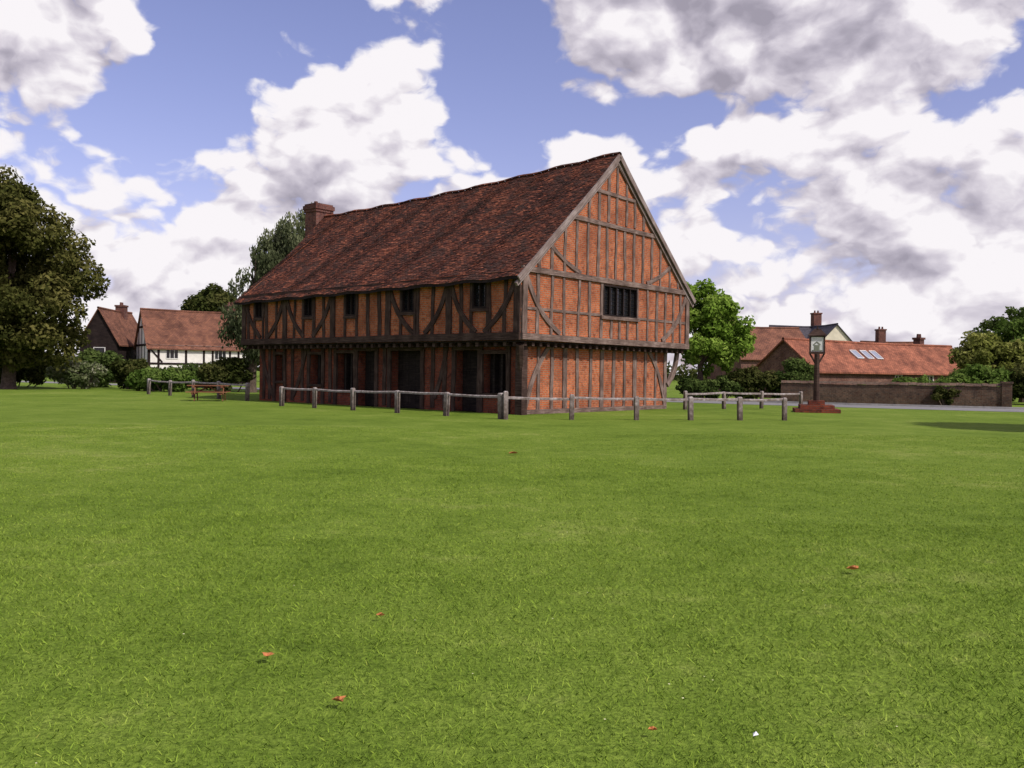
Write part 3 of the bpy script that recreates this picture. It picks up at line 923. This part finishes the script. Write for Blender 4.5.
tree('chestnut_tree', (-33.6, 60), 3.0, .42, [(0, 0, 8.6, 5.9, 5.2, 5.0), (-.4, 0, 11.8, 4.2, 3.6, 2.9), (1.9, 0, 5.6, 5.0, 4.6, 3.2), (.2, 0, 3.4, 4.8, 4.0, 2.2), (-4, 0, 7, 4, 4, 4.6)],
     190, .7, 1.4, 88000, .155, L_olive, bias=.4)
tree('willow_tree', (-17.4, 60), 3.5, .3, [(0, 0, 5.6, 2.3, 2.5, 3.8), (1.0, 0, 8.2, 1.8, 2.0, 2.8), (2.6, 0, 9.2, 2.0, 2.2, 3.0), (3.4, 0, 6.4, 2.4, 2.3, 3.8)],
     130, .4, .85, 36000, .125, L_grey, droop=.6, bias=.3)
tree('poplar_tree', (-13.9, 63), 4, .25, [(0, 0, 8.4, 1.6, 1.6, 5.2)], 44, .35, .75, 12000, .14, L_grey, droop=.4)
tree('lime_tree', (11.9, 57), 2.2, .2, [(0, 0, 4.6, 3.1, 2.6, 2.7), (-.2, 0, 6.1, 2.1, 1.9, 1.7), (.9, 0, 3.2, 2.6, 2.3, 1.7)],
     90, .35, .8, 28000, .125, L_bright)
tree('apple_tree', (32.0, 60.5), 1.2, .2, [(0, 0, 2.9, 2.6, 2.2, 1.7), (1.2, 0, 2.3, 2.4, 2.0, 1.6)], 45, .45, .85, 15000, .14, L_yel)
tree('garden_tree', (35.2, 62), 1.8, .22, [(0, 0, 4.2, 2.2, 2.0, 1.9), (-1.2, 0, 3.0, 2.0, 2.0, 1.6)], 34, .4, .8, 11000, .13, L_bush, bias=.5)
tree('ash_tree', (40, 73), 2.5, .25, [(0, 0, 5.4, 3.6, 2.4, 2.0), (3, 0, 5, 3, 3, 2.4)], 44, .4, .8, 9000, .15, L_mid, bias=.5)
tree('oak_tree', (-39, 118), 4, .5, [(0, 0, 9, 4.6, 4, 3.4)], 50, .9, 1.5, 14000, .24, L_dark)
tree('oak_tree', (-27.5, 110), 3, .4, [(0, 0, 5.6, 3.6, 3, 2.8)], 40, .8, 1.3, 9000, .22, L_mid)
tree('field_maple_tree', (21.6, 25.6), 3.0, .3, [(0, 0, 6.0, 3.1, 3.0, 2.5)], 60, .6, 1.1, 16000, .16, L_mid)

shrub('hawthorn_shrub', (-36.5, 66), [(0, 0, 1.2, 3.2, 1.3, 1.3)], 34, .45, .75, 9000, .13, L_dark)
shrub('flowering_shrub', (-30.5, 63), [(0, 0, 1.0, 2.0, 1.0, .95)], 26, .35, .6, 7000, .11, L_flower)
shrub('laurel_shrub', (-27.0, 64), [(0, 0, 1.2, 1.5, 1.2, 1.2)], 26, .35, .6, 7000, .12, L_dark)
shrub('hazel_shrub', (-31.5, 68), [(0, 0, 1.4, 2.2, 1.4, 1.5)], 34, .4, .75, 8000, .13, L_mid)
shrub('elder_shrub', (-24.6, 60), [(0, 0, .8, 1.3, 1.0, .75)], 22, .3, .5, 6000, .10, L_bush)
shrub('privet_shrub', (-22.4, 59), [(0, 0, .8, 2.2, 1.2, .85)], 30, .3, .5, 8500, .10, L_bush)
shrub('laurel_shrub', (-19.0, 60), [(0, 0, 1.2, 2.0, 1.2, 1.2)], 30, .35, .65, 8500, .12, L_dark)
shrub('hazel_shrub', (-25.5, 72), [(0, 0, .9, 4.5, 1.4, 1.0)], 40, .4, .7, 10000, .13, L_mid)
shrub('laurel_shrub', (15.2, 57.5), [(0, 0, 1.0, 1.9, 1.2, 1.1)], 26, .35, .6, 7500, .11, L_dark)
shrub('holly_shrub', (17.8, 57.5), [(0, 0, 1.3, 1.8, 1.2, 1.4)], 30, .35, .6, 9000, .11, L_mid)
shrub('privet_shrub', (12.2, 56), [(0, 0, .8, 2.2, 1.0, .8)], 22, .3, .5, 6500, .10, L_mid)
shrub('ivy_shrub', (20.5, 53.4), [(0, 0, .8, 1.2, .5, .6), (2.2, -.5, .9, .8, .5, .45)], 16, .22, .4, 4000, .08, L_mid)
shrub('ivy_shrub', (24.6, 50.6), [(0, 0, .7, 1.3, .4, .55)], 14, .16, .3, 3000, .07, L_dark)
shrub('bramble_shrub', (24.5, 53.5), [(0, 0, 1.0, 2.2, .8, .7)], 22, .25, .45, 6000, .09, L_bush)
shrub('hazel_shrub', (29.5, 57), [(0, 0, 1.2, 2.8, 1.4, 1.3)], 30, .4, .75, 9000, .12, L_bush)
shrub('holly_shrub', (33.5, 56), [(0, 0, 1.3, 2.6, 1.4, 1.5)], 30, .4, .75, 9000, .12, L_dark)
shrub('roadside_hedge', (40.5, 52), [(0, 0, 1.2, 7.5, 1.2, 1.3)], 50, .5, .8, 12000, .13, L_mid)

cl = []
for k in range(420):
    a = random.uniform(-75, 75); d = random.uniform(170, 240)
    hgt = 3.5 + 2.0 * math.sin(a * .35) + 1.2 * math.sin(a * 1.1 + 1)
    r = random.uniform(2.0, 3.6)
    cl.append((d * math.sin(R(a)), d * math.cos(R(a)), max(1.0, random.uniform(.2, 1) * hgt), r, random.uniform(.2, .6)))
V, T = leaves(cl, 42000, .6)
V[:, :, 2] = np.maximum(V[:, :, 2], 0.05)
quads_obj('distant_trees', V, T, L_dark)

# ------------------------------------------------------------------ fallen leaves, litter
fl = MB()
spots = [(-1.29, 4.80, .046), (-.80, 5.6, .028), (-.79, 4.18, .04), (2.72, 7.1, .06), (.05, 17.8, .10), (.63, 3.87, .022)]
for x, y, s in spots:
    a = random.uniform(0, 6.28); g = gh(x, y) + .038
    ol = []
    for k in range(9):
        th = 2 * math.pi * k / 9; rr = s * (1.0 if k % 2 == 0 else .62) * (1 if abs(math.cos(th)) > .4 else .7)
        ol.append(Vector((x + rr * math.cos(th + a), y + rr * math.sin(th + a) * .8, g + .35 * s * abs(math.sin(th)) + random.uniform(0, .012))))
    c = Vector((x, y, g))
    for k in range(9): fl.face([c, ol[k], ol[(k + 1) % 9]])
fl.obj('fallen_leaves', [M_leafdry])
pp = MB()
x, y = 1.06, 3.82; g = gh(x, y) + .04
q = .6
P5 = [Vector((x, y, g)) + Vector(v) * q for v in ((-.022, -.015, 0), (.018, -.02, .012), (.004, .004, .028), (-.012, .022, .006), (.026, .012, 0))]
pp.face([P5[0], P5[1], P5[2]]); pp.face([P5[0], P5[2], P5[3]]); pp.face([P5[1], P5[4], P5[2]]); pp.face([P5[4], P5[3], P5[2]])
pp.obj('paper_scrap', [M_paper])
dv = []
for _ in range(45):
    y = 3.5 + 14 * random.random() ** 1.3; x = random.uniform(-.65, .65) * y
    g = gh(x, y) + .036; r = random.uniform(.004, .007); a = random.random()
    dv.append([(x + r * math.cos(a + q * 1.571), y + r * math.sin(a + q * 1.571), g) for q in range(4)])
m_d = plain('daisy_petals', (.7, .66, .4), .8, .2, 20)
quads_obj('daisies', np.array(dv), np.full(len(dv), .5), m_d)

# ------------------------------------------------------------------ world
SUN_AZ, SUN_EL = 130.5, 47.0
w = bpy.data.worlds.new('World'); scene.world = w; w.use_nodes = True
w.cycles.sampling_method = 'MANUAL'
w.cycles.sample_map_resolution = 256
nt = w.node_tree; nt.nodes.clear()
grp = bpy.data.node_groups.new('cloud_density', 'ShaderNodeTree')
grp.interface.new_socket('Dir', in_out='INPUT', socket_type='NodeSocketVector')
grp.interface.new_socket('Density', in_out='OUTPUT', socket_type='NodeSocketFloat')
def blobs(nt, azel, lst):
    acc = None
    for (a, e, ra, re, wt) in lst:
        s = N(nt, 'ShaderNodeVectorMath', {0: azel, 1: (R(a), R(e), 0)}, operation='SUBTRACT')
        d = N(nt, 'ShaderNodeVectorMath', {0: s.outputs[0], 1: (1 / R(ra), 1 / R(re), 0)}, operation='MULTIPLY')
        q = N(nt, 'ShaderNodeVectorMath', {0: d.outputs[0], 1: d.outputs[0]}, operation='DOT_PRODUCT')
        g_ = math_n(nt, 'EXPONENT', math_n(nt, 'MULTIPLY', q.outputs['Value'], -1.0))
        acc = math_n(nt, 'MULTIPLY_ADD', g_, wt, acc if acc is not None else 0.0)
    return acc
def azel_of(nt, vec):
    sp = N(nt, 'ShaderNodeSeparateXYZ', {0: vec})
    az = math_n(nt, 'ARCTAN2', sp.outputs[0], sp.outputs[1])
    el = math_n(nt, 'ARCSINE', sp.outputs[2])
    return N(nt, 'ShaderNodeCombineXYZ', {0: az, 1: el, 2: 0.0}).outputs[0], el
g = grp
gi = g.nodes.new('NodeGroupInput'); go = g.nodes.new('NodeGroupOutput')
nrm = N(g, 'ShaderNodeVectorMath', {0: gi.outputs[0]}, operation='NORMALIZE').outputs[0]
azel, el = azel_of(g, nrm)
cov = blobs(g, azel, [(-28, 19.5, 7, 4.0, .22), (-12.0, 15.0, 6.5, 4.2, .24), (-6.0, 18.8, 2.8, 2.4, .16), (15, 21, 13, 3.8, .25), (5, 12.0, 8, 2.4, .18),
                      (24, 11.5, 11, 5.0, .20), (-25, 9.0, 10, 4.0, .16), (0, 3, 60, 5.5, .15),
                      (-1.4, 18.2, 3.0, 4.4, -.34), (4.5, 15.6, 4.6, 1.2, -.24), (-20.0, 17.0, 2.6, 3.0, -.32), (-24, 13.8, 4.5, 1.4, -.22), (-15.5, 21.6, 3.2, 1.4, -.22), (13, 15.8, 5, 1.0, -.16), (-12, 9.5, 6, 1.0, -.08)])
sc = N(g, 'ShaderNodeVectorMath', {0: nrm, 1: (1, 1, 1.55)}, operation='MULTIPLY').outputs[0]
wn = N(g, 'ShaderNodeTexNoise', {'Vector': sc, 'Scale': 10.0, 'Detail': 3.0, 'Roughness': .6})
wv = N(g, 'ShaderNodeVectorMath', {0: wn.outputs['Color'], 1: (.5, .5, .5)}, operation='SUBTRACT').outputs[0]
wv = N(g, 'ShaderNodeVectorMath', {0: wv, 'Scale': .08}, operation='SCALE').outputs[0]
pv = N(g, 'ShaderNodeVectorMath', {0: sc, 1: wv}, operation='ADD').outputs[0]
n1 = noise_n(g, pv, 5.2, 7, .55, 0)
v1 = N(g, 'ShaderNodeTexVoronoi', {'Vector': pv, 'Scale': 15.0}, feature='F1').outputs['Distance']
v2 = N(g, 'ShaderNodeTexVoronoi', {'Vector': pv, 'Scale': 38.0}, feature='F1').outputs['Distance']
D = math_n(g, 'ADD', n1, cov)
D = math_n(g, 'MULTIPLY_ADD', v1, -.24, D)
D = math_n(g, 'MULTIPLY_ADD', v2, -.10, D)
D = math_n(g, 'ADD', D, .148)
g.links.new(D, go.inputs[0])

tc = N(nt, 'ShaderNodeTexCoord').outputs['Generated']
dirn = N(nt, 'ShaderNodeVectorMath', {0: tc}, operation='NORMALIZE').outputs[0]
def dens(vec):
    n = nt.nodes.new('ShaderNodeGroup'); n.node_tree = grp; nt.links.new(vec, n.inputs[0]); return n.outputs[0]
d0 = dens(dirn)
off = N(nt, 'ShaderNodeVectorMath', {0: dirn, 1: (.014, 0, .028)}, operation='ADD').outputs[0]
d1 = dens(off)
azel, el = azel_of(nt, dirn)
grey = blobs(nt, azel, [(14, 21.5, 13, 3.2, .40), (23.5, 10.0, 6.5, 2.2, .40), (-29, 20, 7, 3.0, .28), (-11, 11.0, 8, 1.6, .16), (-26, 5, 9, 2.0, .08)])
diff = math_n(nt, 'SUBTRACT', d0, d1)
lit = math_n(nt, 'MULTIPLY_ADD', diff, 3.6, .86)
lit = math_n(nt, 'SUBTRACT', lit, grey)
thick = N(nt, 'ShaderNodeMapRange', {'Value': d0, 'From Min': .62, 'From Max': .9, 'To Min': 0.0, 'To Max': .14}).outputs[0]
lit = math_n(nt, 'SUBTRACT', lit, thick, clamp=True)
ccol = ramp(nt, lit, [(0.0, (.40, .37, .45)), (.3, (.55, .51, .60)), (.6, (.78, .73, .81)), (.92, (1.06, 1.02, 1.05))])
alpha = N(nt, 'ShaderNodeMapRange', {'Value': d0, 'From Min': .475, 'From Max': .555}, interpolation_type='SMOOTHSTEP').outputs[0]
sky = N(nt, 'ShaderNodeTexSky', sky_type='NISHITA', sun_disc=False, sun_elevation=R(SUN_EL), sun_rotation=R(SUN_AZ), air_density=1.0, dust_density=1.2, ozone_density=1.5)
tint = mixc(nt, 1.0, sky.outputs[0], (1.38, 1.06, 1.28), 'MULTIPLY')
bg1 = N(nt, 'ShaderNodeBackground', {'Color': tint, 'Strength': 0.12})
bg2 = N(nt, 'ShaderNodeBackground', {'Color': ccol, 'Strength': 0.9})
mx = N(nt, 'ShaderNodeMixShader', {0: alpha, 1: bg1.outputs[0], 2: bg2.outputs[0]})
N(nt, 'ShaderNodeOutputWorld', {'Surface': mx.outputs[0]})

sl = bpy.data.lights.new('sun', 'SUN'); sl.energy = 4.2; sl.angle = R(.5); sl.color = (1.0, .95, .88)
so = bpy.data.objects.new('sun', sl); COL.objects.link(so)
sv = Vector((math.sin(R(SUN_AZ)) * math.cos(R(SUN_EL)), math.cos(R(SUN_AZ)) * math.cos(R(SUN_EL)), math.sin(R(SUN_EL))))
so.rotation_euler = sv.to_track_quat('Z', 'Y').to_euler()
so.location = sv * 60

# ------------------------------------------------------------------ camera
cd = bpy.data.cameras.new('camera'); cd.sensor_width = 36; cd.lens = 31.64; cd.clip_end = 4000; cd.clip_start = .05
co = bpy.data.objects.new('camera', cd); COL.objects.link(co)
M = Matrix.Rotation(R(90 - .76), 4, 'X') @ Matrix.Rotation(R(.8), 4, 'Z')
M.translation = Vector((0, 0, 1.6))
co.matrix_world = M
scene.camera = co
